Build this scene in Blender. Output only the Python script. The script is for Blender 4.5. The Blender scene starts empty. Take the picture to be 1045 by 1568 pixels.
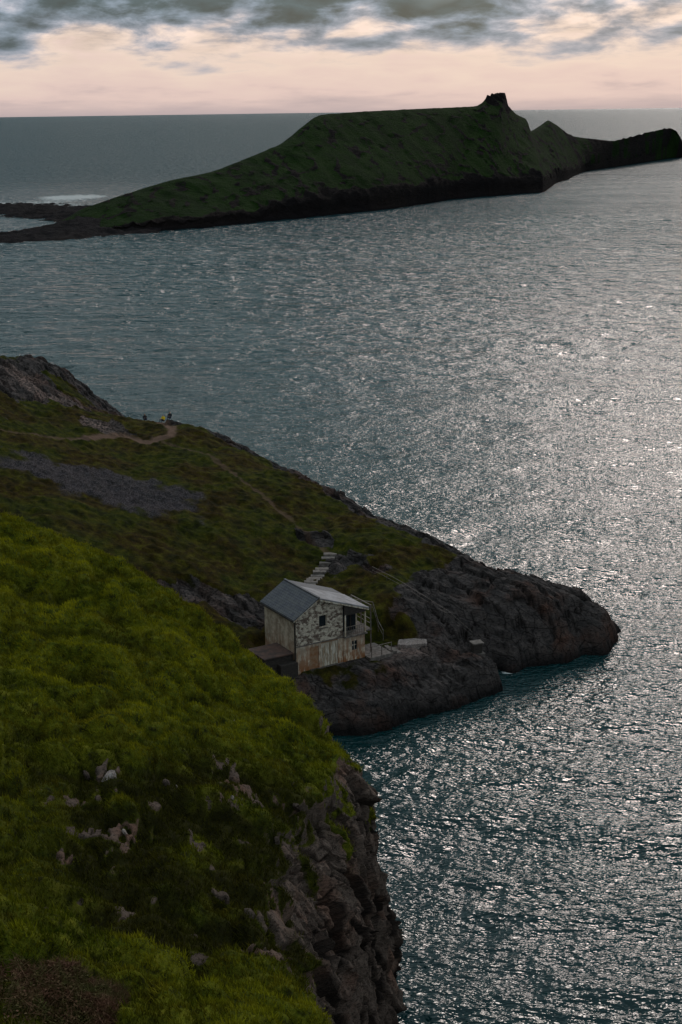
import bpy, math, random
import numpy as np
from mathutils import Matrix, Vector
rng=np.random.default_rng(7); random.seed(7)
scene=bpy.context.scene
scene.view_settings.view_transform='Standard'
scene.view_settings.look='None'
scene.view_settings.exposure=0
COL=bpy.context.collection
# ------------------------------------------------------------------ camera
camd=bpy.data.cameras.new("camera"); cam=bpy.data.objects.new("camera",camd); COL.objects.link(cam)
camd.sensor_fit='VERTICAL'; camd.sensor_height=36; camd.lens=50; camd.clip_start=0.5; camd.clip_end=90000
M=(Matrix.Rotation(math.radians(90-15.73),4,'X')@Matrix.Rotation(math.radians(-0.8),4,'Z')); M.translation=Vector((0,0,57))
cam.matrix_world=M; scene.camera=cam
# ------------------------------------------------------------------ numpy noise
perm=rng.permutation(256); perm=np.concatenate([perm,perm,perm]).astype(np.int64)
gr=rng.normal(size=(256,3)); gr/=np.linalg.norm(gr,axis=1)[:,None]
rtab=rng.uniform(-1,1,(256,7))
def perlin(x,y,z):
    xi=np.floor(x).astype(np.int64); yi=np.floor(y).astype(np.int64); zi=np.floor(z).astype(np.int64)
    xf=x-xi; yf=y-yi; zf=z-zi
    u=xf*xf*xf*(xf*(xf*6-15)+10); v=yf*yf*yf*(yf*(yf*6-15)+10); w=zf*zf*zf*(zf*(zf*6-15)+10)
    xi&=255; yi&=255; zi&=255
    out=0
    for dx in (0,1):
        for dy in (0,1):
            for dz in (0,1):
                g=gr[perm[perm[perm[xi+dx]+yi+dy]+zi+dz]]
                d=g[...,0]*(xf-dx)+g[...,1]*(yf-dy)+g[...,2]*(zf-dz)
                out=out+d*(u if dx else 1-u)*(v if dy else 1-v)*(w if dz else 1-w)
    return out*1.6
def perlin2(x,y,s=0):
    xi=np.floor(x).astype(np.int64); yi=np.floor(y).astype(np.int64); xf=x-xi; yf=y-yi
    u=xf*xf*(3-2*xf); v=yf*yf*(3-2*yf); xi&=255; yi&=255; out=0
    for dx in (0,1):
        for dy in (0,1):
            g=gr[perm[perm[xi+dx]+yi+dy+s]]; out=out+(g[...,0]*(xf-dx)+g[...,1]*(yf-dy))*(u if dx else 1-u)*(v if dy else 1-v)
    return out*1.9
def fbm(x,y,z,o=4,ridged=False,gain=.5):
    a=1.;s=0.;t=0.
    for i in range(o):
        n=perlin(x+i*17.3,y-i*9.1,z+i*5.7)
        if ridged: n=1-2*np.abs(n)
        s=s+a*n;t+=a;a*=gain;x=x*2.03;y=y*2.03;z=z*2.03
    return s/t
def cells(x,y,z=None):
    """blocky rock: nearest jittered cell gives a random tilted plane"""
    shp=x.shape; x=x.ravel(); y=y.ravel(); z3=z is not None; z=z.ravel() if z3 else np.zeros_like(x)
    xi=np.floor(x).astype(np.int64); yi=np.floor(y).astype(np.int64); zi=np.floor(z).astype(np.int64)
    best=np.full(x.shape,1e9); val=np.zeros_like(x); second=np.full(x.shape,1e9)
    for dx in (-1,0,1):
        for dy in (-1,0,1):
            for dz in ((-1,0,1) if z3 else (0,)):
                h=rtab[perm[perm[perm[(xi+dx)&255]+((yi+dy)&255)]+((zi+dz)&255)]]
                ex=x-(xi+dx+.5+.45*h[:,0]); ey=y-(yi+dy+.5+.45*h[:,1]); ez=(z-(zi+dz+.5+.45*h[:,2])) if z3 else 0
                d=ex*ex+ey*ey+ez*ez
                m=d<best; second=np.where(m,best,np.minimum(second,d)); best=np.where(m,d,best)
                val=np.where(m,h[:,3]*.6+h[:,4]*ex+h[:,5]*ey+(h[:,6]*ez if z3 else 0),val)
    return val.reshape(shp),(np.sqrt(second)-np.sqrt(best)).reshape(shp)
def sst(a,b,x):
    t=np.clip((x-a)/(b-a),0,1); return t*t*(3-2*t)
class TPS:
    def __init__(s,pts,sm=0.0):
        P=np.array(pts,float); s.X=P[:,:2]; n=len(P)
        K=s.phi(s.X,s.X)+sm*np.eye(n); Q=np.c_[np.ones(n),s.X]
        A=np.zeros((n+3,n+3)); A[:n,:n]=K; A[:n,n:]=Q; A[n:,:n]=Q.T
        s.w=np.linalg.solve(A,np.r_[P[:,2],0,0,0])
    def phi(s,A,B):
        r2=(A[:,None,0]-B[None,:,0])**2+(A[:,None,1]-B[None,:,1])**2
        return 0.5*r2*np.log(r2+1e-9)
    def __call__(s,x,y):
        sh=x.shape; Q=np.c_[x.ravel(),y.ravel()]; out=np.empty(len(Q))
        for i in range(0,len(Q),40000):
            q=Q[i:i+40000]; out[i:i+40000]=s.phi(q,s.X)@s.w[:-3]+s.w[-3]+q@s.w[-2:]
        return out.reshape(sh)
# ------------------------------------------------------------------ mesh helpers
def mk(name,V,F,mats=(),attrs=None,smooth=True,parent=None):
    V=np.asarray(V,np.float32); F=np.asarray(F,np.int32); k=F.shape[1]
    me=bpy.data.meshes.new(name); me.vertices.add(len(V)); me.vertices.foreach_set('co',V.ravel())
    me.loops.add(F.size); me.loops.foreach_set('vertex_index',F.ravel())
    me.polygons.add(len(F)); me.polygons.foreach_set('loop_start',np.arange(0,F.size,k,dtype=np.int32))
    me.polygons.foreach_set('loop_total',np.full(len(F),k,np.int32))
    if isinstance(smooth,np.ndarray): sm=smooth.ravel()[F[:,0]]
    else: sm=np.full(len(F),smooth)
    me.polygons.foreach_set('use_smooth',sm)
    me.update(calc_edges=True)
    for a,d in (attrs or {}).items():
        at=me.attributes.new(a,'FLOAT','POINT'); at.data.foreach_set('value',np.asarray(d,np.float32).ravel())
    for m in mats: me.materials.append(m)
    ob=bpy.data.objects.new(name,me); COL.objects.link(ob)
    if parent: ob.parent=parent
    return ob
def gridF(n,m):
    i=np.arange(n-1)[:,None]*m; j=np.arange(m-1)[None,:]
    a=(i+j).ravel(); return np.stack([a,a+m,a+m+1,a+1],1)
# ------------------------------------------------------------------ node helper
class NT:
    def __init__(s,name=None,tree=None):
        if name: s.m=bpy.data.materials.new(name); s.m.use_nodes=True; s.t=s.m.node_tree
        else: s.t=tree
        s.t.nodes.clear()
    def n(s,ty,ins=None,**kw):
        nd=s.t.nodes.new(ty)
        for k,v in kw.items(): setattr(nd,k,v)
        for k,v in (ins or {}).items(): s.set(nd.inputs[k],v)
        return nd
    def set(s,sock,v):
        if isinstance(v,bpy.types.NodeSocket): s.t.links.new(v,sock)
        elif isinstance(v,bpy.types.Node): s.t.links.new(v.outputs[0],sock)
        else:
            if isinstance(v,tuple) and len(v)==3 and sock.type=='RGBA': v=(*v,1)
            sock.default_value=v
    def math(s,op,a,b=0.0,c=0.0,clamp=False):
        return s.n('ShaderNodeMath',{0:a,1:b,2:c},operation=op,use_clamp=clamp).outputs[0]
    def mix(s,f,a,b,bt='MIX'):
        nd=s.n('ShaderNodeMix',data_type='RGBA',blend_type=bt)
        s.set(nd.inputs[0],f); s.set(nd.inputs[6],a); s.set(nd.inputs[7],b); return nd.outputs[2]
    def mr(s,v,a,b,c=0.0,d=1.0):
        return s.n('ShaderNodeMapRange',{0:v,1:a,2:b,3:c,4:d}).outputs[0]
    def noise(s,vec,sc,det=4,rough=.55,dist=0.0):
        return s.n('ShaderNodeTexNoise',{'Vector':vec,'Scale':sc,'Detail':det,'Roughness':rough,'Distortion':dist}).outputs[0]
    def mapping(s,vec,scale=(1,1,1),rot=(0,0,0)):
        return s.n('ShaderNodeMapping',{'Vector':vec,'Scale':scale,'Rotation':rot}).outputs[0]
    def attr(s,nm): return s.n('ShaderNodeAttribute',attribute_name=nm).outputs['Fac']
    def obj(s): return s.n('ShaderNodeTexCoord').outputs['Object']
    def bump(s,h,st=.5,dist=.1,nrm=None):
        ins={'Height':h,'Strength':st,'Distance':dist}
        if nrm is not None: ins['Normal']=nrm
        return s.n('ShaderNodeBump',ins).outputs[0]
    def out(s,col,rough=.8,nrm=None,spec=.3,**kw):
        b=s.n('ShaderNodeBsdfPrincipled'); s.set(b.inputs['Base Color'],col); s.set(b.inputs['Roughness'],rough)
        s.set(b.inputs['Specular IOR Level'],spec)
        if nrm is not None: s.set(b.inputs['Normal'],nrm)
        for k,v in kw.items(): s.set(b.inputs[k],v)
        o=s.n('ShaderNodeOutputMaterial'); s.t.links.new(b.outputs[0],o.inputs[0]); return s.m
# ------------------------------------------------------------------ world + sun
AZ,EL=math.radians(16),math.radians(25)
w=bpy.data.worlds.new("World"); scene.world=w; w.use_nodes=True
T=NT(tree=w.node_tree)
sky=T.n('ShaderNodeTexSky',sky_type='NISHITA',sun_disc=False,sun_elevation=EL,sun_rotation=AZ,air_density=1.5,dust_density=2.0)
d=T.n('ShaderNodeTexCoord').outputs['Generated']
sep=T.n('ShaderNodeSeparateXYZ',{0:d})
z=sep.outputs[2]; zc=T.math('MAXIMUM',z,0.0)
lz=T.math('LOGARITHM',T.math('ADD',zc,0.03),2.718)
az=T.math('ARCTAN2',sep.outputs[0],sep.outputs[1])
cv=T.n('ShaderNodeCombineXYZ',{0:T.math('MULTIPLY',az,9.0),1:T.math('MULTIPLY',lz,2.0),2:0.37}).outputs[0]
n1=T.noise(cv,1.5,3,.5,.1); n2=T.noise(T.mapping(cv,(1,1.2,1),(0,0,.15)),3.0,6,.6,.2)
cl=T.math('ADD',T.math('MULTIPLY',n1,.64),T.math('MULTIPLY',n2,.36))
zw=T.math('ADD',zc,T.math('MULTIPLY',T.math('SUBTRACT',cl,.5),T.mr(zc,.0,.05,.012,.20)))
ramp=T.n('ShaderNodeValToRGB',{0:zw}); cr=ramp.color_ramp
stops=[(0.0,(.50,.41,.42)),(.010,(.74,.57,.53)),(.033,(.82,.66,.57)),(.041,(.62,.54,.53)),(.048,(.36,.39,.46)),(.058,(.20,.26,.33)),(.072,(.060,.105,.13)),(.092,(.060,.105,.13)),(.115,(.19,.27,.31)),(.15,(.29,.38,.42)),(.30,(.44,.54,.57)),(.55,(.46,.54,.57)),(1.0,(.36,.44,.48))]
cr.elements[0].position=0; cr.elements[0].color=(*stops[0][1],1); cr.elements[1].position=1; cr.elements[1].color=(*stops[-1][1],1)
for p,c in stops[1:-1]:
    e=cr.elements.new(p); e.color=(*c,1)
dark=T.mr(n2,.35,.65,1.3,.65)
amt=T.mr(zc,.03,.06,0,1)
k=T.math('ADD',T.math('MULTIPLY',T.math('SUBTRACT',dark,1.0),amt),1.0)
cc=T.n('ShaderNodeVectorMath',{0:ramp.outputs[0],3:T.math('MULTIPLY',k,10.0)},operation='SCALE').outputs[0]
mixc=T.mix(.96,sky.outputs[0],cc)
bg=T.n('ShaderNodeBackground',{0:mixc,1:0.1}); o=T.n('ShaderNodeOutputWorld',{0:bg.outputs[0]})
sd=bpy.data.lights.new("sun",'SUN'); sd.energy=0.95; sd.angle=math.radians(16); sd.color=(1,.87,.80)
sun=bpy.data.objects.new("sun",sd); COL.objects.link(sun)
D=Vector((math.sin(AZ)*math.cos(EL),math.cos(AZ)*math.cos(EL),math.sin(EL))); sun.rotation_euler=D.to_track_quat('Z','Y').to_euler(); sun.location=D*300
# ------------------------------------------------------------------ HEADLAND heights
ridge=[(-66.4,187.4,28),(-57.1,193.4,26),(-49.8,207.5,23),(-44.9,211.3,22),(-38.5,206.8,18.5),(-32.0,200.7,15),(-27.3,200.5,14),(-22.0,194.7,15),(-19.2,194.7,14.5),(-10.6,185.7,12.5),(-1.8,174.7,11),(6.0,163.7,9.5),(10.4,157.7,9.3),(13.3,156.4,8),(18.9,152.6,7),(23.6,149.4,6),(26.9,147.3,5),(29.1,147.2,3.5)]
front=[(-1.4,124.4,0),(2.0,124.7,0),(7.2,127.9,0),(11.2,129.8,0),(14.8,132.7,0),(22.5,141.2,0),(26.4,143.5,0),(29.8,146.3,0)]
mid=[(22.5,142.6,4),(18,139.6,3),(28,144.8,2.5),(15,135.6,2.8),(11.6,135.1,3.2),(6,130.1,3.2),(2.1,128.1,3.4),(-1.7,126.4,2.5),(11.9,138.5,4),(6.4,137,4.3),(14.9,142.1,4.8),(6.5,139.2,6),(12.6,148,6.5),(6.7,143.8,8),(7.1,152.2,9),(1.1,145.5,7.5),(1.3,155.9,9.5),(-3.2,149.3,7.8),(-3.3,162.5,10),(-7.3,145,7.8),(-9.3,159.3,11),(-15.3,140.5,8),(-16.6,156.2,12),(-18.1,172.9,14),(-23.6,153.1,13),(-26.7,176.3,15),(-29.9,148.3,14.5),(-33.4,168.3,17),(-37.1,188.7,18.5),(-37,148.5,16),(-39.9,162.5,18.5),(-45,185.7,21),(-48.3,152.6,21),(-44.2,138.2,19)]
extra=[(15.6,136.8,0),(16.4,139.6,0),(19,139.5,-1),(17.5,137,-2),(30.9,149.5,0),(36,150,-6),(33,156,-6),
 (-6,125,2.5),(-4,118,-2),(-8,113,3),(0,112,-5),(-12,119,6),(-17,129,7),(-26,131,11),(-40,126,18),(-20,108,12),(-40,110,20),(-8,104,3),(3,105,-6),
 (-4.5,128,3.9),(0,129.6,4.0),(-7.5,131,4.5),(-9,134,5.5),(3.5,133.5,4.3),(3,137,5.0),(-60,130,25),(-70,150,29),(-80,180,33),(-80,120,32)]
pts=list(mid)+list(extra)+ridge+front
for i,(x,y,zv) in enumerate(ridge):
    nx,ny=(.654,.756) if i>2 else (-.1,1.0)
    pts.append((x+nx*zv*1.25,y+ny*zv*1.25,0)); pts.append((x+nx*(zv*1.25+7),y+ny*(zv*1.25+7),-6))
for (x,y,_) in front: pts.append((x+1.2,y-4.5,-5))
H0=TPS(pts,0.05)
HX0,HX1,HY0,HY1,HS=-110.,48.,96.,262.,0.26
hx=np.arange(HX0,HX1,HS); hy=np.arange(HY0,HY1,HS)
X,Y=np.meshgrid(hx,hy)
Z=H0(X,Y); O_=0*X
S=X*.756-Y*.654; Tt=X*.654+Y*.756
fx,fy=.855,.518
LX=(X+4.5)*fx+(Y-129)*fy; LY=-(X+4.5)*fy+(Y-129)*fx
rp=np.array(ridge)[::-1]; rs_=rp[:,0]*.756-rp[:,1]*.654; rt_=rp[:,0]*.654+rp[:,1]*.756; od=np.argsort(rs_)
crest=Tt-np.interp(S,rs_[od],rt_[od])
warp=fbm(X/9,Y/9,O_,3)*3
bound=X-9-fbm(X/7,Y/7,O_+3,4)*10-(Y-150)*.25
rock=sst(-2,2,bound)
low=sst(5.2,3.4,Z+fbm(X/5,Y/5,O_+9,4)*2.5); rock=np.maximum(rock,low*sst(-45,-10,X))
gy,gx=np.gradient(Z,HS); slope=np.hypot(gx,gy)
rock=np.maximum(rock,sst(.95,1.25,slope+fbm(X/4,Y/4,O_+2,3)*.3))
rock=np.maximum(rock,sst(-2.6,-.6,crest+fbm(X/4,Y/4,O_+21,4)*3.4)*sst(-52,-42,X))
oc=fbm(S/7,Tt/3.2,O_+20,4)
def blob(cx,cy,rx,ry,ang=0.):
    c,s_=math.cos(ang),math.sin(ang); dx=X-cx; dy=Y-cy
    return np.exp(-(((dx*c+dy*s_)/rx)**2+((-dx*s_+dy*c)/ry)**2))
ocm=blob(-41.8,196,9,6)+blob(-33,186,3.5,3)+blob(-14,141.5,6,3)+blob(-29,185,2,2)+blob(-48,195,7,6)+blob(-1.5,152,3,3)+blob(-8,139,4,2.5)+blob(-3,158,2.5,2)+blob(-45,175,7,4)*.5+blob(4,150,5,3)*.6
rock=np.maximum(rock,sst(.45,.7,ocm+oc*1.0))
pale=np.clip(blob(-42,195,9,4,-.4)*sst(-.3,.3,fbm(X/3,Y/3,O_+50,3)+.1)+blob(-33,185.5,3,2.5)+blob(-26,198,5,3)*.8+blob(6,136,3,2)*.7+blob(-15,142,4,1.5)*.35,0,1)
scree=sst(.30,.5,blob(-28,162,12,5,-.1)+fbm(X/2.5,Y/2.5,O_+30,4)*.45)
rid=fbm(S/10+warp*.1,Tt/2.0+warp*.3,Z/4,4,True)
wx=fbm(X/2.2,Y/2.2,O_+70,3)*.5
c1,e1=cells((S+warp*.5)/6.0+wx*.12,Tt/2.0+wx*.2+S*.03); c2,e2=cells(S/2.0+wx*.25,Tt/.8+wx*.35)
Z=np.where((Z>0)&(Z<3.2),3.2*(1-(1-np.clip(Z,0,3.2)/3.2)**1.9),Z)
hgtk=sst(1.5,5,Z)
tilt=S*.20+Tt*.12+c1*.9
st=1.05; q=(Z+tilt)/st; fq=q-np.floor(q); ledge=(np.floor(q)+sst(.70,.97,fq))*st-tilt
st2=.42; q=(Z-tilt*.6)/st2; fq=q-np.floor(q); ledge2=(np.floor(q)+sst(.6,.95,fq))*st2+tilt*.6
Z=Z*(1-rock)+(ledge*.65+ledge2*.35)*rock
Z=Z+rock*((rid-.35)*.35+c1*(.22+.38*hgtk)+c2*.34)*sst(-2,1.0,Z)*(1-.6*scree)-rock*.25*sst(.07,.0,e1)*hgtk-rock*.12*sst(.07,0,e2)
Z=Z+(1-rock)*(fbm(X/6,Y/6,O_+1,3)*.8+np.abs(fbm(X/1.7,Y/1.7,O_+7,3))*.7-.15)
Z=Z+scree*fbm(X/.9,Y/.9,O_+12,3)*.5
Z=np.where(Z<0,Z*2.0,Z)
def flat(Z,x0,x1,y0,y1,h,m):
    dd=np.maximum(np.maximum(x0-LX,LX-x1),np.maximum(y0-LY,LY-y1)); k=sst(m,0,dd); return Z*(1-k)+h*k
Z=flat(Z,-.1,9.3,.1,7.0,4.45,1.2); Z=flat(Z,-3.4,-.2,.4,3.6,3.4,.8)
Z=flat(Z,9.5,13.5,-2.,4.,4.2,1.2)
def pathmask(pl):
    m=np.full(X.shape,1e9)
    for (ax,ay),(bx,by) in zip(pl[:-1],pl[1:]):
        t=np.clip(((X-ax)*(bx-ax)+(Y-ay)*(by-ay))/((bx-ax)**2+(by-ay)**2),0,1)
        m=np.minimum(m,np.hypot(X-ax-t*(bx-ax),Y-ay-t*(by-ay)))
    return m
P1=[(-33,179),(-28.8,184.5),(-25.5,182.6),(-22.6,185),(-22.8,189),(-25.4,196.5)]
P0=[(-46,170),(-40,173.5),(-33,179)]
P2=[(-23.3,183),(-17.1,179.5),(-13,172),(-9.8,168.1),(-5,160.5),(-1.5,154)]
path=np.zeros(X.shape)
for pl,wd,am in ((P1,.9,1.),(P0,.4,.6),(P2,.35,.5)):
    path=np.maximum(path,am*sst(wd,wd*.5,pathmask(pl)+fbm(X/2,Y/2,O_+4,3)*.6))
Z=Z-path*.12
def gh(x,y):
    i=(y-HY0)/HS; j=(x-HX0)/HS; i0=int(i); j0=int(j); a=i-i0; b=j-j0
    return float((Z[i0,j0]*(1-b)+Z[i0,j0+1]*b)*(1-a)+(Z[i0+1,j0]*(1-b)+Z[i0+1,j0+1]*b)*a)
# ------------------------------------------------------------------ materials
def land_mat(name,g1,g2,g3,r1,r2,r3,gs=1.0,dk=(.012,.013,.005),wetz=True,pc=(.32,.22,.19),joints=False):
    t=NT(name); ob=t.obj()
    rk=t.attr('rock'); 
    a=t.noise(ob,.16*gs,4,.6); b=t.noise(ob,.9*gs,5,.65); c=t.noise(ob,7*gs,3,.7)
    g=t.mix(t.mr(a,.42,.58),g1,g2); g=t.mix(t.mr(b,.50,.68,0,.9),g,g3)
    g=t.mix(t.mr(b,.50,.36,.0,.85),g,dk); g=t.mix(t.mr(c,.4,.68,.0,.5),g,dk)
    st=t.mapping(ob,(1,1,2.2),(.5,.25,.7))
    ra=t.noise(st,.5*gs,5,.65,.6); rb=t.noise(st,3.1*gs,5,.7,.5)
    r=t.mix(t.mr(ra,.35,.65),r1,r2); r=t.mix(t.mr(a,.52,.66,0,.7),r,r3)
    r=t.mix(t.mr(rb,.5,.62,0,.75),r,(.013,.012,.012)); r=t.mix(t.mr(t.attr('crack'),0,1,0,.85),r,(.008,.007,.007))
    if joints:
        jt=t.n('ShaderNodeTexVoronoi',{'Vector':t.mapping(t.mapping(ob,(1,1,1),(0,0,.713)),(.13,.75,.6)),'Scale':1.0},feature='DISTANCE_TO_EDGE').outputs[0]
        r=t.mix(t.mr(jt,0,.035,.8,0),r,(.008,.007,.007))
    pl=t.attr('pale'); r=t.mix(t.math('MULTIPLY',pl,t.mr(rb,.42,.56,1,.05)),r,pc)
    f=t.mr(t.math('ADD',rk,t.math('MULTIPLY',t.math('SUBTRACT',b,.5),.9)),.42,.58)
    col=t.mix(f,g,r)
    sc_=t.mix(t.mr(c,.42,.58),(.020,.018,.019),(.105,.090,.100))
    col=t.mix(t.math('MULTIPLY',t.attr('scree'),.92),col,sc_)
    col=t.mix(t.attr('path'),col,(.15,.095,.07))
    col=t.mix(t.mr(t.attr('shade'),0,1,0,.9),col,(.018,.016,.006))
    if wetz:
        zz=t.n('ShaderNodeSeparateXYZ',{0:ob}).outputs[2]
        wet=t.mr(t.math('ADD',zz,t.math('MULTIPLY',a,1.5)),1.0,2.4,.8,0)
        col=t.mix(wet,col,(.007,.007,.008))
    h=t.math('ADD',t.math('MULTIPLY',rb,1.0),t.math('MULTIPLY',c,.35))
    nr=t.bump(h,.9,.25/gs)
    return t.out(col,.95,nr,.03)
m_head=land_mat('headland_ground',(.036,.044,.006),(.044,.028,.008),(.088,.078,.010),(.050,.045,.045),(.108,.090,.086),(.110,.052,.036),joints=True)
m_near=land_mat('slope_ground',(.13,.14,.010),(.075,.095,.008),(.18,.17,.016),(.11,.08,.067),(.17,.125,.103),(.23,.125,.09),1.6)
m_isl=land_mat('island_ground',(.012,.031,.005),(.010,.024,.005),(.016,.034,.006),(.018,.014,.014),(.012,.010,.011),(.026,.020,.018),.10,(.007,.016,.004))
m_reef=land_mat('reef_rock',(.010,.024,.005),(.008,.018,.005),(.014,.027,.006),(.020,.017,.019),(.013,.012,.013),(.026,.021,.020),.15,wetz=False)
V=np.stack([X,Y,Z],-1).reshape(-1,3)
crk=np.clip(sst(.07,.02,e1)*(.3+.7*hgtk)+.5*sst(.06,.01,e2),0,1)*rock
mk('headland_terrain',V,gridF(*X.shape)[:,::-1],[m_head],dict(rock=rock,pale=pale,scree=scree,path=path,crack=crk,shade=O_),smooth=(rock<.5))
# ------------------------------------------------------------------ ISLAND
sec=[((-121,712),(-140,745,2)),((-117,716),(-134,775,9)),((-95,730),(-97,810,20)),((-72.7,744),(-73,840,24)),((-50,773),(-52,870,31)),((-36,790),(-33.8,900,38.2)),((-24,804),(-20,930,48.6)),((-10,822),(-10,950,54.6)),((10,845),(20,990,56.5)),((33,874),(62,1040,57.8)),((60,925),(103,1098,59.0)),((76,960),(110,1110,61.5)),((84,968),(115,1117,65.5)),((100,985),(124,1130,68.5)),((108,992),(130,1137,67.8)),((115,1000),(134,1145,59)),((128,1012),(142,1160,53)),((146,1028),(152,1180,49)),((158,1080),(162.4,1230,38)),((173,1150),(180,1288,42.5)),((182,1180),(190,1312,46.5)),((192,1210),(203,1342,41)),((212,1290),(222,1380,31.5)),((236,1369),(274,1450,25.0)),((300,1500),(343,1590,31.5)),((346,1596),(370,1640,33.6)),((372,1660),(387,1668,29)),((394,1700),(394,1702,3))]
fr=[(-.25,-10,1),(0,0,0),(.03,.16,0),(.10,.24,0),(.30,.42,0),(.55,.64,0),(.80,.88,0),(.94,.985,0),(1.0,1.0,0)]
rows=[]
for (s_,r_) in sec:
    s_=np.array([*s_,0.]); r_=np.array(r_,float); dv=r_-s_; h=r_[2]; L=max(np.hypot(dv[0],dv[1]),20); n=np.array([dv[0],dv[1]])/max(np.hypot(dv[0],dv[1]),1); row=[]
    if L<=20: n=np.array([-.5,.86])
    for f_,hz,ab in fr:
        xy=s_[:2]+f_*dv[:2] if f_>=0 else s_[:2]-n*25
        row.append([xy[0],xy[1],hz if ab else hz*h])
    for dd,hz in ((18,.985),(45,.8),(75,.35),(95,0)): row.append([*(r_[:2]+n*dd*max(.35,min(1,h/25))),hz*h])
    row.append([*(r_[:2]+n*(dd*max(.35,min(1,h/25))+25)),-10]); rows.append(row)
IR=np.array(rows)
ti=np.linspace(0,len(sec)-1,620); tj=np.concatenate([np.linspace(0,1,8,endpoint=False),np.linspace(1,9,210,endpoint=False),np.linspace(9,13,50)])
def cr_eval(A,t):
    n=A.shape[0]; P=np.concatenate([(2*A[0]-A[1])[None],A,(2*A[-1]-A[-2])[None]])
    i=np.clip(np.floor(t).astype(int),0,n-2); f=(t-i).reshape(-1,*([1]*(A.ndim-1)))
    p0,p1,p2,p3=P[i],P[i+1],P[i+2],P[i+3]
    return .5*((2*p1)+(-p0+p2)*f+(2*p0-5*p1+4*p2-p3)*f*f+(-p0+3*p1-3*p2+p3)*f**3)
def lin_eval(A,t):
    i=np.clip(np.floor(t).astype(int),0,A.shape[0]-2); f=(t-i).reshape(-1,*([1]*(A.ndim-1))); return A[i]*(1-f)+A[i+1]*f
IA=.5*cr_eval(IR,ti)+.5*lin_eval(IR,ti); IA=cr_eval(IA.transpose(1,0,2),tj).transpose(1,0,2)
XI,YI,ZI=IA[...,0].copy(),IA[...,1].copy(),IA[...,2].copy()
TI,TJ=np.meshgrid(ti,tj,indexing='ij'); o3=0*XI
mid_=sst(1.2,3,TJ)*sst(8.6,6.0,TJ)
shorej=fbm(XI/22,YI/22,o3+31,4)*sst(4.5,1.0,TJ)*sst(-.2,.8,TJ)*9; YI=YI+shorej; XI=XI+shorej*.3
gul=fbm(XI/34+YI/60,YI/90,o3+3,4,True)
ZI=ZI+mid_*((gul-.45)*1.7+fbm(XI/40,YI/50,o3,3)*2)+sst(.5,1.5,TJ)*fbm(XI/9,YI/14,o3+2,3)*.35
rockI=np.clip(np.maximum(sst(3.4,2.4,TJ+fbm(XI/18,YI/25,o3+4,3)*1.3),sst(.2,.5,np.exp(-((TI-13.6)/2.0)**2)*sst(5.0,7.0,TJ+fbm(XI/8,YI/12,o3,3))-.1)),0,1)
rockI=np.maximum(rockI,.6*sst(.46,.62,fbm(XI/14,YI/30,ZI/12,4,True)-.1)*mid_)
rockI=np.maximum(rockI,.8*sst(17,23,TI)*sst(-.2,.2,fbm(XI/20,YI/30,o3+14,3)))
ZI=ZI+np.maximum(rockI-.3,0)*(fbm(XI/12,YI/14,ZI/9,4,True)-.45)*6.5*sst(.8,1.6,TJ)*np.where(TJ>7.5,.35,1)
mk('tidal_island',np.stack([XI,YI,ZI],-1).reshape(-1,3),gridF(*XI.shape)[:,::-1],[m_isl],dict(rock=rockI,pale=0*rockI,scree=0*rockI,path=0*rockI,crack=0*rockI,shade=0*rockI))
reef=[(-121,712,1.5),(-130,700,1.3),(-150,690,1.3),(-175,680,1.2),(-215,672,1.0),(-125,725,3),(-118,735,4),(-135,765,5),(-140,750,4),(-160,760,-3),(-165,800,-3),(-200,740,-3),(-240,780,-3),(-150,880,2),(-170,900,1.3),(-200,915,1.3),(-250,925,1.2),(-135,830,5),(-110,850,3),(-200,1060,-5),(-150,1000,-3),(-300,920,-1),(-220,830,-3),(-140,660,-3),(-190,640,-4),(-250,650,-3),(-90,700,-4),(-60,690,-7),(-95,900,-4),(-60,1000,-8),(-95,780,3),(-400,700,-6),(-400,1100,-6),(-330,950,-3)]
IH=TPS(reef,.5)
RX0,RY0,RSx,RSy=-340.,640.,1.3,1.8
ix=np.arange(RX0,-88,RSx); iy=np.arange(RY0,1010,RSy); XR,YR=np.meshgrid(ix,iy)
ZR=IH(XR,YR); ZR=np.minimum(ZR,5)+(fbm(XR/16,YR/16,0*XR,4,True)-.45)*2.8+fbm(XR/4,YR/4,0*XR+2,2)*.6
ZR=np.where(ZR<0,ZR*2,ZR); zr0=0*XR
mk('reef_causeway',np.stack([XR,YR,ZR],-1).reshape(-1,3),gridF(*XR.shape)[:,::-1],[m_reef],dict(rock=zr0+1,pale=zr0,scree=zr0,path=zr0,crack=zr0,shade=zr0))
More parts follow.
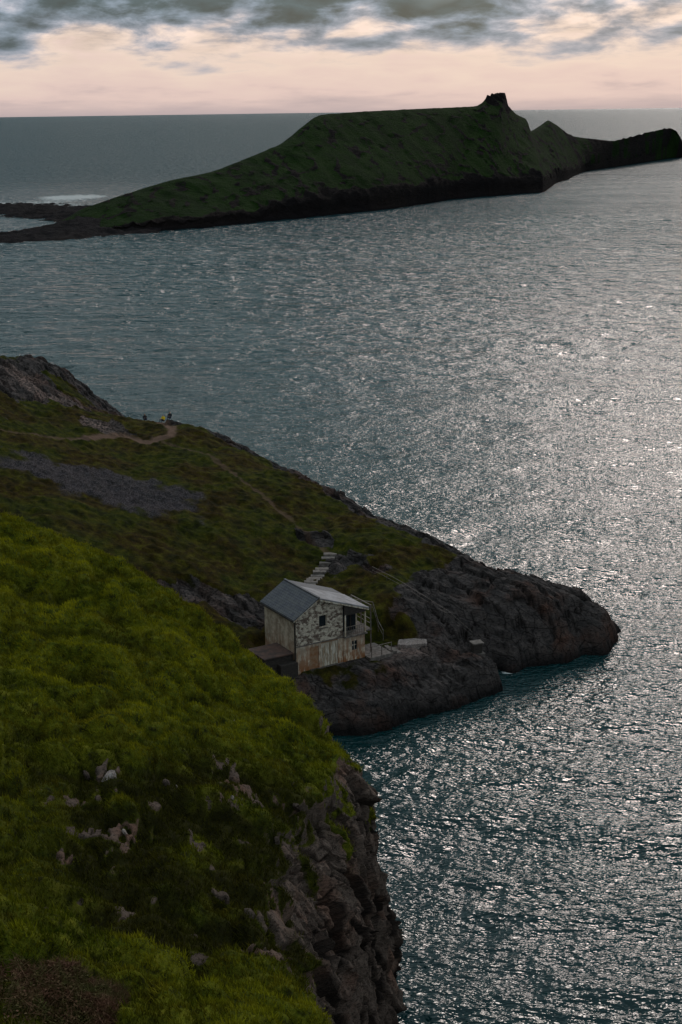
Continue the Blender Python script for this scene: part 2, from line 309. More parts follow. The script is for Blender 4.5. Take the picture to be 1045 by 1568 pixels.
# ------------------------------------------------------------------ NEAR SLOPE (loft)
R=[
[(-60,128,30),(-32,124,17),(-19,118,13),(-9,110,7),(-2.5,99,3),(.3,96,0),(1.2,96,-5)],
[(-55,116,38),(-27.4,110,26.1),(-16.3,105,22.6),(-6.9,99,17.5),(-1,90,14.5),(1.1,89.5,8),(2.1,91,-4)],
[(-50,90,36),(-21.7,85,24.4),(-14.5,84,23.0),(-6.6,88,18.4),(.2,84.5,15.6),(1.5,81.5,9),(2.6,82,-4)],
[(-45,68,36),(-17.3,66,24.8),(-11.9,67,23.4),(-6.6,72,20.8),(-2.3,74,17.8),(.6,72,10),(1.8,72,-4)],
[(-40,52,36),(-14,52,26.5),(-10.1,54,24.6),(-6,57,22.2),(-2.8,64,18.8),(.1,62,10),(1.4,61,-4)],
[(-38,44,38),(-11.9,44,30.0),(-8.5,45,28.1),(-5.5,47,25.4),(-1.9,53,20.4),(.3,52,10),(1.4,50,-4)],
[(-36,37,40),(-10.3,37,30.8),(-6.5,38,29.9),(-2.7,42,27),(-.8,46,22),(.5,44,11),(1.4,42,-4)],
[(-35,22,44),(-10,22,37),(-6,22,36.5),(-2.5,24,35),(0,26,32),(4,26,15),(6,26,-4)],
[(-30,2,52),(-10,2,53),(-6,2,53),(-2,3,53),(3,4,50),(9,4,25),(12,4,-4)],
[(-30,-18,55),(-10,-18,55),(-6,-18,55),(-2,-18,55),(6,-18,52),(14,-18,25),(18,-18,-4)]]
R=np.array(R,float)
tr=np.concatenate([np.linspace(0,1,70,endpoint=False),np.linspace(1,2,170,endpoint=False),np.linspace(2,6,560,endpoint=False),np.linspace(6,9,100)])
tc=np.concatenate([np.linspace(0,1,40,endpoint=False),np.linspace(1,4,350,endpoint=False),np.linspace(4,5.2,200,endpoint=False),np.linspace(5.2,6,60)])
A=cr_eval(R,tr); A=cr_eval(A.transpose(1,0,2),tc).transpose(1,0,2)
def nrm(A):
    a=np.gradient(A,axis=0); b=np.gradient(A,axis=1); n=np.cross(a,b); return n/(np.linalg.norm(n,axis=2,keepdims=True)+1e-9)
N=nrm(A); x,y,zv=A[...,0],A[...,1],A[...,2]
TR,TC=np.meshgrid(tr,tc,indexing='ij')
nz=fbm(x/5,y/5,zv/5,4)
nrock=sst(-.15,.2,(TC-4.08)*.9+nz*1.1)
band=sst(2.45,3.1,TR+fbm(x/5,y/5,zv/5+77,3)*.5)*sst(5.1,4.5,TR)*sst(.6,1.7,TC)*sst(5,4.4,TC)
fins=fbm(x/.8+y*.08,y/3.0,zv/7+3,4,True); finsel=fbm(x/2.0,y/3.0,zv/3+60,3)
finm=sst(.51,.67,fins+band*.20-.22+finsel*.34)*sst(.15,.6,band)*sst(.03,.32,finsel)
shrub=sst(.10,.35,fbm(x/3,y/3,zv/3+40,4))*nrock*sst(5.0,4.3,TC)
nrock=np.clip(np.maximum(nrock,finm)-shrub*.9,0,1)
big=fbm(x/6,y/6,zv/6+11,3)*.9
h1=fbm(x/2.2,y/3.4,zv/2.2,2); h1=np.abs(h1)**.8*1.4
h2=fbm(x/5,y/3.0,zv/4+33,3)
hum=h1*.75+h2*.9+fbm(x/.8,y/1.1,zv/.8,3)*.20
vr=fbm(x/2.0,y/2.0,zv/8,5,True)
ww=fbm(x/2,y/2,zv/3+8,3)*.6
fs=TC>3.4
k1=np.zeros_like(x);f1=np.ones_like(x);k2=np.zeros_like(x);f2=np.ones_like(x)
k1[fs],f1[fs]=cells((x/1.2+ww)[fs],(y/1.5+ww*.7)[fs],(zv/5.0+ww*.5)[fs]); k2[fs],f2[fs]=cells((x/.5+ww)[fs],(y/.6+ww)[fs],(zv/1.6+ww)[fs])
face=sst(3.7,4.6,TC)
disp=big*.6*sst(6.2,5.2,TR)+(1-nrock)*hum+nrock*face*((vr-.35)*1.0+k1*.95+k2*.38-.35*sst(.12,0,f1))*sst(0,1,TC-1)+finm*.45+shrub*.45-band*.35
fade=sst(7.5,6.2,TR); disp=disp*(.25+.75*fade)
B=A+N*disp[...,None]
N2=nrm(B)
nrock=np.maximum(nrock,.75*sst(.55,.38,N2[...,2])*(1-shrub)*sst(3.2,3.9,TC))
ncrk=nrock*face*np.clip(sst(.12,.02,f1)+.5*sst(.10,.01,f2),0,1)
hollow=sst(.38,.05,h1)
shade=np.clip(band*sst(-.55,.05,fbm(x/4,y/4,zv/4+90,3)+.05)+.35*hollow*sst(1.2,2.6,TR)+.5*sst(.0,-.35,h2),0,1)*(1-nrock)  # gully and hollow shade painted into the ground colour, along with bracken brown
rw,cl_=B.shape[:2]
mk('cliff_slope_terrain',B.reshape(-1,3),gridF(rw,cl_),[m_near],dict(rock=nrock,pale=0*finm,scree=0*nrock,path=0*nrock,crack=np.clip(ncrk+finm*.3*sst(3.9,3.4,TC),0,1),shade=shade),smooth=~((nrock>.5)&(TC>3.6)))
def grass(name,Bv,Nv,mask,n,hgt,mat,blades=5,wid=.035):
    w_=mask.ravel(); area=np.linalg.norm(np.cross(np.gradient(B,axis=0),np.gradient(B,axis=1)),axis=2).ravel()
    p=w_*area; p/=p.sum(); idx=rng.choice(len(p),n,p=p)
    base=Bv.reshape(-1,3)[idx]; nn=Nv.reshape(-1,3)[idx]
    tn=.47+.55*fbm(base[:,0]/1.6,base[:,1]/2.0,base[:,2]/1.6,3)+.6*fbm(base[:,0]/7,base[:,1]/7,base[:,2]/7+9,2)
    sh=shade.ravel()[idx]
    tn=(tn+(h1.ravel()[idx]-.25)*.6)*(1-.7*sh)*(1-.25*sst(2.0,3.2,TR.ravel()[idx]))  # shade of folds, gully band and lower slope put into blade tone
    base=np.repeat(base,blades,0)+rng.normal(0,.10,(n*blades,3))*np.array([1,1,.3]); nn=np.repeat(nn,blades,0)
    hh=np.repeat(rng.uniform(.5,1.2,n),blades)*rng.uniform(.6,1.1,n*blades)*hgt
    up=nn*.5+np.array([0,0,.55])+rng.normal(0,.33,(n*blades,3))+np.array([-.25,-.12,-.05])
    tip=base+up*hh[:,None]; side=rng.normal(0,1,(n*blades,3)); side[:,2]*=.2; side/=np.linalg.norm(side,axis=1)[:,None]
    wd=(wid*rng.uniform(.6,1.4,n*blades))[:,None]*side; base=base-nn*.04
    Vv=np.stack([base-wd,base+wd,tip],1).reshape(-1,3); F=np.arange(len(Vv)).reshape(-1,3)
    c=np.repeat(np.clip(np.repeat(tn,blades)+rng.normal(0,.10,n*blades),0,1),3)
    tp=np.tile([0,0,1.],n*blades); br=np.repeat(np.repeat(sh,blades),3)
    return mk(name,Vv,F,[mat],dict(tone=c,tip=tp,brown_shade=br),smooth=False)
t=NT('grass_blades'); ob=t.obj(); a=t.noise(ob,.35,2,.6)
c=t.mix(t.attr('tone'),(.035,.058,.003),(.44,.40,.018)); c=t.mix(t.mr(a,.48,.66,0,.5),c,(.19,.125,.012)); c=t.mix(t.mr(t.attr('brown_shade'),0,1,0,.8),c,(.050,.037,.008)); c=t.mix(t.mr(t.attr('tip'),0,1,.5,0),c,(.024,.036,.003))  # painted ground shade and bracken brown carried into the blades
m_grass=t.out(c,.9,None,.02)
vis=(TR>.8)&(TR<6.3)&(TC>.7)&(TC<5.2)
gm=vis*np.clip(1-nrock*1.4,0,1)
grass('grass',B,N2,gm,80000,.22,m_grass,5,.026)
# ------------------------------------------------------------------ rocks
import bmesh
def boulder(name,loc,size,rot,mat,seed=0,sub=4,amp=.4):
    bm=bmesh.new(); bmesh.ops.create_icosphere(bm,subdivisions=sub,radius=1)
    P=np.array([v.co[:] for v in bm.verts]); s=seed*13.7
    r_=np.random.default_rng(seed+100)
    for k in range(16):
        n=r_.normal(size=3); n/=np.linalg.norm(n); dd=r_.uniform(.4,.8); h=P@n-dd; P=P-np.where(h>0,h,0)[:,None]*n
    e=fbm(P[:,0]*2.2+s,P[:,1]*2.2,P[:,2]*2.2,4,True)
    P=P*(1+amp*.35*(e-.3))[:,None]*np.array(size)
    for v,p in zip(bm.verts,P): v.co=p
    me=bpy.data.meshes.new(name); bm.to_mesh(me); bm.free(); me.materials.append(mat)
    o=bpy.data.objects.new(name,me); COL.objects.link(o); o.location=loc; o.rotation_euler=rot
    return o
def rockmat(name,c1,c2,c3,sc=1.):
    t=NT(name); ob=t.obj(); a=t.noise(ob,1.3*sc,6,.65,.5); b=t.noise(ob,5*sc,5,.7); 
    c=t.mix(t.mr(a,.35,.65),c1,c2); c=t.mix(t.mr(b,.45,.62,0,.85),c,c3)
    return t.out(c,.9,t.bump(t.math('ADD',a,b),.9,.12),.05)
m_rock=rockmat('cliff_rock',(.14,.105,.09),(.08,.06,.05),(.018,.015,.013),2.)
m_pale=rockmat('pale_rock',(.44,.38,.36),(.28,.23,.21),(.05,.04,.036),2.)
rk=[(-12.5,68,22.1,.7,1),(-9.6,70,22.6,.5,0),(-9.1,70,22.2,.25,1),(-6,70,21.3,.3,1),(-10.6,62,22.9,.3,1),(-4.4,58,21.2,.6,0),(-7,84,18.7,.28,1),(-6.4,53,23.2,.4,0),(-2.8,74,18.4,.6,0),(-13.6,69,22.1,.55,0),(-3.6,69,19.5,.4,0)]
Bf=B.reshape(-1,3)
def nearz(x,y):
    dd=(Bf[:,0]-x)**2+(Bf[:,1]-y)**2; i=np.argsort(dd)[:12]; return Bf[i[np.argmax(Bf[i,2])]]
for i,(x_,y_,z_,s_,p_) in enumerate(rk):
    q_=nearz(x_,y_)
    sz=(s_*.38,s_*.6,s_*1.1) if i else (.8,.55,.36)
    boulder('rock_outcrop',(q_[0],q_[1],q_[2]+s_*.08),sz,(.35,random.uniform(-.6,-.1),random.uniform(-.5,.8)),m_pale if p_ else m_rock,i)
# ------------------------------------------------------------------ SEA
rr=[20.]
while rr[-1]<62: rr.append(rr[-1]+2.0)
while rr[-1]<900: rr.append(rr[-1]*1.0014)
while rr[-1]<80000: rr.append(rr[-1]*1.035)
rr=np.array(rr)
th=np.concatenate([np.linspace(-180,-19,40,endpoint=False),np.linspace(-19,19,760,endpoint=False),np.linspace(19,180,41)])
th=np.radians(th); RR,TH=np.meshgrid(rr,th,indexing='ij')
XS=RR*np.sin(TH); YS=RR*np.cos(TH)
dr=RR*.0014; ZS=np.zeros_like(XS)
near=np.where(rr<900)[0][-1]+1; sl_=slice(0,near)
xs,ys,drs=XS[sl_],YS[sl_],dr[sl_]
gust=np.clip(1.0+.45*perlin2(xs/40,ys/25,7)+.35*perlin2(xs/13,ys/7,9),.5,1.5)
zs=np.zeros_like(xs)
# wind sea: anisotropic chop at many scales, mixture of rounded and sharp-crested forms
for i,(lx,ly,am) in enumerate(((34,15,.42),(17,7.5,.27),(9,4.0,.19),(5.2,2.2,.135),(3.1,1.3,.105),(1.9,.8,.075),(1.15,.5,.048))):
    a_=.10+.06*i; ca,sa=math.cos(a_),math.sin(a_); u_=(xs*ca+ys*sa)/lx+i*31.7; v_=(-xs*sa+ys*ca)/ly+i*11.3
    wrp=perlin2(u_*.6,v_*.6,40+i)*.7
    n_=perlin2(u_+wrp,v_+wrp,i); n_=.5*n_+.5*(1-np.abs(perlin2(u_*.9-wrp,v_*.9+3.3,i+9))*2)
    zs+=n_*am*np.clip((ly/drs-1.6)/2.0,0,1)
edge=((np.abs(TH[sl_])<math.radians(18.7))*1.0)*sst(62,75,RR[sl_])*sst(900,760,RR[sl_])
ZS[sl_]=(zs-.25)*gust*edge
foam=np.zeros_like(XS)
ib=(XS>HX0+2)&(XS<HX1-2)&(YS>HY0+2)&(YS<HY1-2)
jj=np.clip(((XS-HX0)/HS),0,len(hx)-1).astype(int); ii=np.clip(((YS-HY0)/HS),0,len(hy)-1).astype(int)
hz=Z[ii,jj]; foam=np.where(ib,sst(-1.6,-.1,hz),0)*.36
foam+=np.exp(-(((XS-17)/1.6)**2+((YS-137.6)/1.8)**2))*.55
ib=(XS>RX0+2)&(XS<-92)&(YS>645)&(YS<1000); jj=np.clip(((XS-RX0)/RSx),0,len(ix)-1).astype(int); ii=np.clip(((YS-RY0)/RSy),0,len(iy)-1).astype(int)
hz=ZR[ii,jj]; foam+=np.where(ib,sst(-4,-.3,hz),0)*.36
foam+=np.exp(-(((XS+190)/28)**2+((YS-1050)/40)**2))*1.3+np.exp(-(((XS+250)/45)**2+((YS-985)/28)**2))*1.0+np.exp(-(((XS+172)/25)**2+((YS-965)/22)**2))*.7
t=NT('sea_water'); ob=t.obj()
b1=t.noise(t.mapping(ob,(1,2.2,1),(0,0,.15)),1.1,2,.55,.2); b3=t.noise(t.mapping(ob,(1,1.8,1),(0,0,.15)),.12,3,.6,.3)
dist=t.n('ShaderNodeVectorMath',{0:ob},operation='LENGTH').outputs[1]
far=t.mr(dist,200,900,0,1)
hh=t.math('ADD',t.math('MULTIPLY',b1,.36),t.math('MULTIPLY',b3,t.math('MULTIPLY',far,11.0)))
nr=t.bump(hh,1.0,1.0)
fo=t.math('ADD',t.attr('foam'),t.math('MULTIPLY',t.math('SUBTRACT',t.noise(ob,.25,5,.75),.5),1.5)); 
ff=t.mr(fo,.55,.75,0,.9)
pt=t.noise(t.mapping(ob,(1,2.5,1),(0,0,.2)),.012,4,.6)
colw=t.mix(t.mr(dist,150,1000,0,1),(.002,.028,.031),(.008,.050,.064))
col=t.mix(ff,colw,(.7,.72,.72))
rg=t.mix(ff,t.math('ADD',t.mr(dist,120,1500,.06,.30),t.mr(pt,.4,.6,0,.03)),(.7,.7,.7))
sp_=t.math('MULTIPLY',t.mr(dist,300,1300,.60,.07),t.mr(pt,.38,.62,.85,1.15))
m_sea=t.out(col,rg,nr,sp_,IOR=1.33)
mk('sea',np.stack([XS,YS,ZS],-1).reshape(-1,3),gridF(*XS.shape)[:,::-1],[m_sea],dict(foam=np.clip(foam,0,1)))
# ------------------------------------------------------------------ BOATHOUSE
def simple(name,c1,c2,sc=2.,rough=.8,bs=.3,stretch=(1,1,1),lo=.4,hi=.6,metal=0.,spec=.2):
    t=NT(name); ob=t.obj(); a=t.noise(t.mapping(ob,stretch),sc,5,.65,.3); c=t.mix(t.mr(a,lo,hi),c1,c2)
    return t.out(c,rough,t.bump(a,bs,.05),spec,Metallic=metal)
t=NT('rubble_stone_wall'); ob=t.obj(); vo=t.n('ShaderNodeTexVoronoi',{'Vector':t.mapping(ob,(1,1,1.4)),'Scale':3.0},feature='F1'); ve=t.n('ShaderNodeTexVoronoi',{'Vector':t.mapping(ob,(1,1,1.4)),'Scale':3.0},feature='DISTANCE_TO_EDGE').outputs[0]
hs=t.n('ShaderNodeSeparateXYZ',{0:vo.outputs['Color']}).outputs[0]; nn_=t.noise(ob,1.4,5,.7)
c=t.mix(t.mr(t.math('ADD',t.math('MULTIPLY',hs,.35),t.math('MULTIPLY',nn_,1.0)),.54,.74),(.15,.11,.09),(.60,.52,.43)); c=t.mix(t.mr(ve,.0,.04,.4,0),c,(.12,.10,.085))
m_stone=t.out(c,.9,t.bump(t.mr(ve,0,.15),.8,.05),.1)
t=NT('whitewashed_wall'); ob=t.obj(); a=t.noise(t.mapping(ob,(2.2,2.2,.5)),1.3,5,.7,.3); b=t.noise(ob,1.2,5,.7); zz=t.n('ShaderNodeSeparateXYZ',{0:ob}).outputs[2]
c=t.mix(t.mr(b,.4,.6,0,.8),(.66,.57,.46),(.26,.21,.165)); rs=t.math('MULTIPLY',t.mr(a,.40,.52),t.mr(zz,0,3.6,1,.2)); c=t.mix(rs,c,(.25,.10,.038))
m_white=t.out(c,.8,t.bump(a,.25,.03),.2)
t=NT('slate_roof'); ob=t.obj(); br=t.n('ShaderNodeTexBrick',{'Vector':t.mapping(ob,(1,1,1),(0,0,1.5708)),'Scale':1.0,'Color1':(.085,.088,.11,1),'Color2':(.12,.122,.14,1),'Mortar':(.03,.03,.035,1),'Mortar Size':.015,'Brick Width':.36,'Row Height':.24}); a=t.noise(ob,1.5,5,.6)
c=t.mix(t.mr(a,.4,.65,0,.45),br.outputs[0],(.15,.15,.14)); m_slate=t.out(c,.7,t.bump(br.outputs[1],-.4,.02),.2)
t=NT('corrugated_sheet_roof'); ob=t.obj(); wv=t.n('ShaderNodeTexWave',{'Vector':ob,'Scale':2.4,'Distortion':0.0},bands_direction='Y').outputs[1]; a=t.noise(ob,1.0,5,.6)
c=t.mix(t.mr(a,.4,.6),(.30,.29,.31),(.20,.19,.20)); m_sheet=t.out(c,.7,t.bump(wv,.5,.04),.2)
m_rust=simple('rusty_door',(.26,.12,.06),(.30,.20,.13),3,.85)
m_paint=simple('weathered_white_paint',(.66,.60,.52),(.32,.23,.15),2.,.7,.15,(3,3,.6))
m_glass=simple('dark_glass',(.012,.016,.02),(.02,.024,.03),2,.12,.02)
m_dark=simple('tarred_timber',(.030,.026,.024),(.055,.045,.04),3,.85,.3,(1,1,5))
m_brown=simple('rusty_felt_roof',(.13,.075,.06),(.07,.05,.045),1.5,.9)
m_conc=simple('weathered_concrete',(.19,.165,.15),(.10,.085,.078),2.5,.9)
m_metal=simple('galvanised_rail',(.16,.15,.14),(.10,.07,.055),6,.6,.1)
hut=bpy.data.objects.new('stone_boathouse',None); COL.objects.link(hut); hut.location=(-4.5,129,4.45); hut.rotation_euler=(0,0,math.atan2(.518,.855))
def prism(name,poly,y0,y1,mat,parent=hut,bev=.012,axis='y'):
    bm=bmesh.new(); n=len(poly)
    if axis=='y': a=[bm.verts.new((p[0],y0,p[1])) for p in poly]; b=[bm.verts.new((p[0],y1,p[1])) for p in poly]
    elif axis=='x': a=[bm.verts.new((y0,p[0],p[1])) for p in poly]; b=[bm.verts.new((y1,p[0],p[1])) for p in poly]
    elif axis=='z': a=[bm.verts.new((p[0],p[1],y0)) for p in poly]; b=[bm.verts.new((p[0],p[1],y1)) for p in poly]
    bm.faces.new(a); bm.faces.new(b[::-1])
    for i in range(n): bm.faces.new((a[i],b[i],b[(i+1)%n],a[(i+1)%n]))
    bmesh.ops.recalc_face_normals(bm,faces=bm.faces)
    if bev: bmesh.ops.bevel(bm,geom=bm.edges[:],offset=bev,segments=1,affect='EDGES')
    me=bpy.data.meshes.new(name); bm.to_mesh(me); bm.free(); me.materials.append(mat)
    o=bpy.data.objects.new(name,me); COL.objects.link(o); o.parent=parent; return o
def box(name,x0,x1,y0,y1,z0,z1,mat,parent=hut,bev=.012): return prism(name,[(x0,z0),(x1,z0),(x1,z1),(x0,z1)],y0,y1,mat,parent,bev)
RT=7.15; SL=.62; SR=.36
RZ=lambda x: RT-(2.5-x)*SL if x<2.5 else RT-SR*(x-2.5)
W=.35
prism('front_gable_a',[(0,2.7),(2.6,2.7),(2.6,RZ(2.6)),(2.5,RT),(0,RZ(0))],0,W,m_stone)
box('front_gable_b',2.6,3.5,0,W,2.7,4.1,m_stone); prism('front_gable_c',[(2.6,5.35),(3.5,5.35),(3.5,RZ(3.5)),(2.6,RZ(2.6))],0,W,m_stone)
prism('front_gable_d',[(3.5,2.7),(5.3,2.7),(5.3,RZ(5.3)),(3.5,RZ(3.5))],0,W,m_stone)
box('gable_window_glass',2.6,3.5,.20,.24,4.1,5.35,m_glass,bev=0)
for a_ in [(2.6,3.5,4.1,4.16),(2.6,3.5,5.29,5.35),(2.6,2.66,4.16,5.29),(3.44,3.5,4.16,5.29)]:
    box('gable_window_frame',a_[0],a_[1],.14,.19,a_[2],a_[3],m_paint,bev=0)
box('gable_window_sill',2.5,3.6,-.1,-.004,4.0,4.1,m_conc)
box('front_wall_lower_a',0,1.5,0,W,-1.2,2.69,m_white); box('rusty_shutter',1.5,2.5,.06,.12,0,2.3,m_rust); box('front_wall_lintel',1.5,2.5,.01,W,2.3,2.69,m_white)
box('front_wall_pier',2.5,2.8,0,W,-1.2,2.69,m_white)
box('boat_door_left',2.8,3.72,.08,.14,0,2.45,m_paint); box('boat_door_right',3.75,4.7,.08,.14,0,2.45,m_paint)
for i in range(6): box('door_plank_gap',2.94+i*.3,2.96+i*.3,.07,.079,.02,2.4,m_dark,bev=0)
box('boat_door_lintel',2.8,4.7,.01,W,2.45,2.69,m_rust); box('front_wall_lower_b',4.7,5.3,0,W,-1.2,2.69,m_white)
box('threshold',1.5,5.3,-.15,-.01,-1.2,.02,m_conc)
box('string_course',-.05,5.3,-.06,-.003,2.6,2.72,m_conc)
box('bay_wall_a',5.31,6.3,-.05,W,-1.2,2.55,m_white); box('bay_wall_b',6.3,6.9,-.05,W,-1.2,1.0,m_white); box('bay_wall_c',6.3,6.9,-.05,W,2.0,2.55,m_white); box('bay_wall_d',6.9,7.8,-.05,W,-1.2,2.55,m_white)
box('bay_window_glass',6.3,6.9,.08,.12,1.0,2.0,m_glass,bev=0); box('bay_window_bar',6.57,6.63,.03,.07,1.0,2.0,m_paint,bev=0); box('bay_window_bar_b',6.3,6.9,.035,.065,1.5,1.55,m_paint,bev=0)
box('balcony_floor',5.25,7.95,-.35,1.3,2.56,2.7,m_conc)
box('balcony_glazing',5.31,7.45,1.1,1.16,2.71,5.0,m_glass,bev=0)
for x_ in (5.35,6.75): box('balcony_mullion',x_,x_+.08,1.02,1.09,2.71,5.0,m_dark,bev=0)
for x_ in (5.35,7.66): box('balcony_post',x_,x_+.14,-.3,-.16,2.71,5.0,m_paint)
box('balcony_top_rail',5.5,7.65,-.27,-.21,3.62,3.68,m_metal,bev=0); box('balcony_mid_rail',5.5,7.65,-.26,-.22,3.15,3.19,m_metal,bev=0)
for i in range(9): box('baluster',5.65+i*.23,5.675+i*.23,-.255,-.225,2.71,3.62,m_metal,bev=0)
prism('balcony_header',[(5.31,4.9),(7.8,4.9),(7.8,RZ(7.8)-.02),(5.31,RZ(5.31)-.02)],-.3,-.15,m_dark)
box('left_wall',0,W,W+.003,6.4,-1.2,RZ(0)-.02,m_white); box('left_wall_downpipe',-.12,-.03,.1,.2,-.5,5.3,m_dark,bev=0); box('left_wall_buttress',-.14,-.004,3.2,3.5,-.5,4.2,m_white)
box('right_wall',7.45,7.8,1.4,6.4,-1.2,RZ(7.8)-.02,m_white); box('right_wall_lower',7.45,7.8,W+.003,1.39,-1.2,2.54,m_white)
prism('back_wall',[(W+.003,-1.2),(7.44,-1.2),(7.44,RZ(7.44)-.03),(2.5,RT-.05),(W+.003,RZ(W)-.03)],6.05,6.4,m_stone)
prism('party_wall',[(5.0,2.7),(5.3,2.7),(5.3,RZ(5.3)-.03),(5.0,RZ(5.0)-.03)],W+.003,6.0,m_stone)
prism('slate_roof_left',[(2.5,RT+.03),(2.5,RT+.17),(-.35,RT+.17-SL*2.85),(-.35,RT+.03-SL*2.85)],-.22,6.6,m_slate)
prism('slate_roof_right',[(2.505,RT+.03),(2.505,RT+.17),(8.0,RT+.17-SR*5.5),(8.0,RT+.03-SR*5.5)],4.3,6.6,m_slate)
prism('sheet_roof_right',[(2.505,RT+.03),(2.505,RT+.18),(8.1,RT+.18-SR*5.6),(8.1,RT+.03-SR*5.6)],-.42,4.29,m_sheet)
box('ridge_tiles',2.38,2.62,-.24,6.62,RT+.16,RT+.24,m_slate)
prism('left_bargeboard',[(2.5,RT-.1),(2.5,RT+.02),(-.35,RT+.02-SL*2.85),(-.35,RT-.1-SL*2.85)],-.2,-.12,m_paint,bev=0)
prism('right_bargeboard',[(2.505,RT-.12),(2.505,RT+.02),(8.1,RT+.02-SR*5.6),(8.1,RT-.12-SR*5.6)],-.4,-.32,m_paint,bev=0)
box('left_gutter',-.45,-.36,-.2,6.6,RZ(-.35)-.05,RZ(-.35)+.05,m_dark,bev=0)
box('annex_wall',-3.2,-.15,.5,3.5,-2.2,1.9,m_dark); box('annex_roof',-3.4,-.15,.3,3.7,1.91,2.03,m_brown)
box('annex_parapet',-1.9,-.02,-.3,.49,-2.2,1.2,m_dark)
box('lean_to_roof',-5.6,-3.41,1.0,4.4,1.0,1.12,m_brown); box('lean_to_wall',-5.4,-3.42,1.2,4.2,-1.5,.99,m_dark)
for (x_,y_) in ((8.9,.6),(8.9,2.4),(8.9,4.2)): box('gallery_post',x_,x_+.1,y_,y_+.1,-.6,5.0,m_metal,bev=0)
box('gallery_deck',7.82,9.02,.5,4.4,2.45,2.6,m_conc); box('gallery_rail',8.92,8.98,.71,4.2,3.55,3.62,m_metal,bev=0); box('gallery_rail_b',8.92,8.98,.71,4.2,3.1,3.15,m_metal,bev=0); box('gallery_beam',8.905,8.99,.55,4.35,5.01,5.1,m_metal,bev=0)
for y_ in (.62,4.22): box('gallery_tie',7.82,8.9,y_,y_+.07,4.9,4.98,m_metal,bev=0)
plat=bpy.data.objects.new('concrete_platform',None); COL.objects.link(plat); plat.location=(-4.5,129,4.45); plat.rotation_euler=(0,0,math.atan2(.518,.855))
box('deck',7.85,10.6,-.9,2.6,-2.6,.12,m_conc,plat,.03)
for x_ in (8.1,9.3,10.45): box('rail_post',x_,x_+.07,-.8,-.73,.121,1.2,m_metal,plat,0)
box('rail_top',8.1,10.52,-.79,-.74,1.2,1.26,m_metal,plat,0); box('rail_mid',8.18,10.44,-.785,-.745,.65,.69,m_metal,plat,0)
stp=bpy.data.objects.new('concrete_steps',None); COL.objects.link(stp); stp.location=(4.7,134.2,4.3); stp.rotation_euler=(0,0,.35)
for i in range(8): box('step_%d'%i,i*.42,(i+1)*.42-.004,0,1.5,-2.4,.35-.19*i,m_conc,stp)
slab=bpy.data.objects.new('concrete_slab',None); COL.objects.link(slab); slab.location=(7.0,137.0,gh(7.0,137.0)+.15); slab.rotation_euler=(.05,.03,.2)
prism('slab',[(-1.6,-.7),(-.6,-1.0),(1.5,-.8),(1.7,.2),(.5,.6),(-1.2,.5)],-.6,.12,m_pale,slab,.03,'z')
slip=bpy.data.objects.new('concrete_slipway',None); COL.objects.link(slip); slip.location=(-4.5,129,4.45); slip.rotation_euler=(0,0,math.atan2(.518,.855))
prism('ramp',[(-.16,-.05),(-.16,-4.5),(-4.2,-4.5),(-4.2,-3.3)],1.6,5.0,m_conc,slip,.02,'x')
pil=bpy.data.objects.new('mooring_pillar',None); COL.objects.link(pil); pil.location=(13.8,137.5,gh(13.8,137.5)-.1); pil.rotation_euler=(0,0,.3)
box('base',-.75,.75,-.6,.6,-1,.35,m_conc,pil); box('shaft',-.5,.5,-.42,.42,.351,1.35,m_dark,pil,.04); box('cap',-.62,.62,-.52,.52,1.351,1.5,m_conc,pil)
sp=bpy.data.objects.new('stone_stairway',None); COL.objects.link(sp)
for i in range(11):
    u=i/10; x_=-3.6+u*2.3; y_=146.0+u*8; box('tread_%d'%i,x_-.75,x_+.75,y_-.39,y_+.39,gh(x_,y_)-.6,gh(x_,y_)+.12,m_conc,sp,.02)
def railing(name,pl,hgt=1.05,step=1.6,r=.03):
    e=bpy.data.objects.new(name,None); COL.objects.link(e)
    P=[]
    for (a,b) in zip(pl[:-1],pl[1:]):
        L=math.dist(a,b); n=max(1,round(L/step))
        for i in range(n): P.append((a[0]+(b[0]-a[0])*i/n,a[1]+(b[1]-a[1])*i/n))
    P.append(pl[-1]); P=[(x,y,gh(x,y)) for x,y in P]
    V=[];F=[]
    def tube(p,q,r):
        p=Vector(p);q=Vector(q);d=(q-p).normalized();s=d.orthogonal().normalized();t_=d.cross(s);b0=len(V)
        for c in (p,q):
            for k in range(4): V.append(tuple(c+(s*math.cos(k*1.5708)+t_*math.sin(k*1.5708))*r))
        for k in range(4): F.append((b0+k,b0+(k+1)%4,b0+4+(k+1)%4,b0+4+k))
    for p in P: tube((p[0],p[1],p[2]-.3),(p[0],p[1],p[2]+hgt),r*1.1)
    for p,q in zip(P[:-1],P[1:]):
        tube((p[0],p[1],p[2]+hgt),(q[0],q[1],q[2]+hgt),r); tube((p[0],p[1],p[2]+hgt*.5),(q[0],q[1],q[2]+hgt*.5),r*.7)
    mk('posts_and_rails',V,F,[m_metal],smooth=False,parent=e)
railing('metal_railing',[(-.5,141.5),(3.2,140.2),(4.2,138.2)],1.1,1.3,.045)
railing('metal_railing',[(3.3,147.9),(8,142.6),(11,141.2),(13.6,140.4)],.8,2.4,.02)
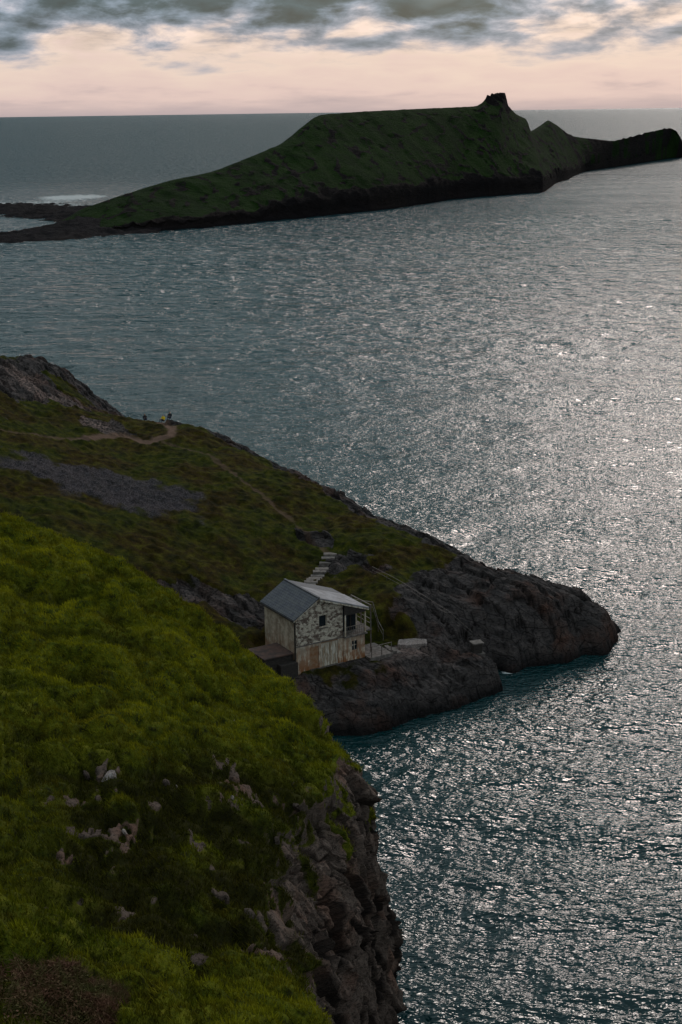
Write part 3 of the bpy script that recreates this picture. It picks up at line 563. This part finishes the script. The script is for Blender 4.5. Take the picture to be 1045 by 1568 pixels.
# ------------------------------------------------------------------ PEOPLE
def person(loc,rz,jacket,trouser,hair):
    J={'pel':(0,0,.16,.15),'sp':(0,.03,.36,.145),'ch':(0,.02,.52,.16),'nk':(0,-.01,.66,.06),'hd':(0,-.03,.78,.10),'tp':(0,-.03,.88,.085)}
    E=[('pel','sp'),('sp','ch'),('ch','nk'),('nk','hd'),('hd','tp')]
    for s,sg in (('l',-1),('r',1)):
        J.update({'hp'+s:(sg*.11,-.04,.15,.105),'kn'+s:(sg*.14,-.42,.44,.07),'an'+s:(sg*.13,-.62,.1,.045),'to'+s:(sg*.15,-.78,.06,.045),
         'sh'+s:(sg*.19,.02,.56,.07),'el'+s:(sg*.24,-.12,.34,.048),'wr'+s:(sg*.14,-.34,.40,.033),'ha'+s:(sg*.10,-.43,.41,.036)})
        E+=[('pel','hp'+s),('hp'+s,'kn'+s),('kn'+s,'an'+s),('an'+s,'to'+s),('ch','sh'+s),('sh'+s,'el'+s),('el'+s,'wr'+s),('wr'+s,'ha'+s)]
    ks=list(J); me=bpy.data.meshes.new('p'); me.from_pydata([J[k][:3] for k in ks],[(ks.index(a),ks.index(b)) for a,b in E],[])
    o=bpy.data.objects.new('tmp',me); COL.objects.link(o); md=o.modifiers.new('s','SKIN'); sm=o.modifiers.new('u','SUBSURF'); sm.levels=2
    for i,k in enumerate(ks):
        v=me.skin_vertices[0].data[i]; v.radius=(J[k][3],)*2; v.use_root=(k=='pel')
    dg=bpy.context.evaluated_depsgraph_get(); m2=bpy.data.meshes.new_from_object(o.evaluated_get(dg)); bpy.data.objects.remove(o)
    m2.materials.clear()
    for m_ in (jacket,trouser,m_skin,hair): m2.materials.append(m_)
    for p in m2.polygons:
        c=p.center; k=0
        if c.z>.67: k=3 if (c.z>.84 or c.y>.0) else 2
        elif c.y<-.36 and .385<c.z<.47 and c.y>-.5 and abs(c.x)<.11: k=2
        elif c.z<.24 or (c.y<-.12 and abs(c.x)<.22 and not(c.z>.3 and c.y>-.34 and abs(c.x)>.2)): k=1
        p.material_index=k; p.use_smooth=True
    ob=bpy.data.objects.new('seated_hiker',m2); COL.objects.link(ob); ob.location=loc; ob.rotation_euler=(0,0,rz); ob.scale=(1.15,1.15,1.15)
m_skin=simple('skin',(.45,.28,.2),(.4,.25,.18)); m_yel=simple('yellow_jacket',(.85,.60,.02),(.78,.52,.02)); m_blk=simple('black_jacket',(.02,.02,.025),(.03,.03,.035)); m_blu=simple('navy_trousers',(.025,.03,.05),(.03,.035,.06)); m_hair=simple('dark_hair',(.02,.014,.01),(.03,.02,.015))
for (x_,y_,rz,jk) in ((-27.6,197.6,.3,m_blk),(-24.6,194.6,-.5,m_yel),(-23.7,194.9,-.2,m_blk)):
    zt=max(gh(x_+a_,y_+b_) for a_ in (-.3,0,.3) for b_ in (-.6,-.3,0)); person((x_,y_,zt),rz,jk,m_blu,m_hair)
# ------------------------------------------------------------------ BRAMBLES bottom-left
m_tw=simple('bramble_leaves',(.13,.06,.035),(.07,.065,.015),1.5)
def bramble(cx,cy,rx,ry,n):
    sel=(np.abs(Bf[:,0]-cx)<rx)&(np.abs(Bf[:,1]-cy)<ry); idx=rng.choice(np.where(sel)[0],n)
    b=Bf[idx]; hgt=rng.uniform(0,.65,n)*(1-(((b[:,0]-cx)/rx)**2+((b[:,1]-cy)/ry)**2)*.5).clip(.1,1)
    c=b+np.c_[rng.normal(0,.08,n),rng.normal(0,.08,n),hgt]; a=rng.normal(0,1,(n,3)); a/=np.linalg.norm(a,axis=1)[:,None]; s=rng.normal(0,1,(n,3)); s-=a*(s*a).sum(1)[:,None]; s/=np.linalg.norm(s,axis=1)[:,None]
    tw=rng.uniform(size=n)<.3; L=np.where(tw,.45,.06)[:,None]; Wd=np.where(tw,.010,.035)[:,None]
    Vv=np.stack([c-a*L,c+s*Wd,c+a*L,c-s*Wd],1).reshape(-1,3); mk('bramble_bush',Vv,np.arange(len(Vv)).reshape(-1,4),[m_tw],smooth=False)
bramble(-9.4,38.2,2.1,2.4,22000)
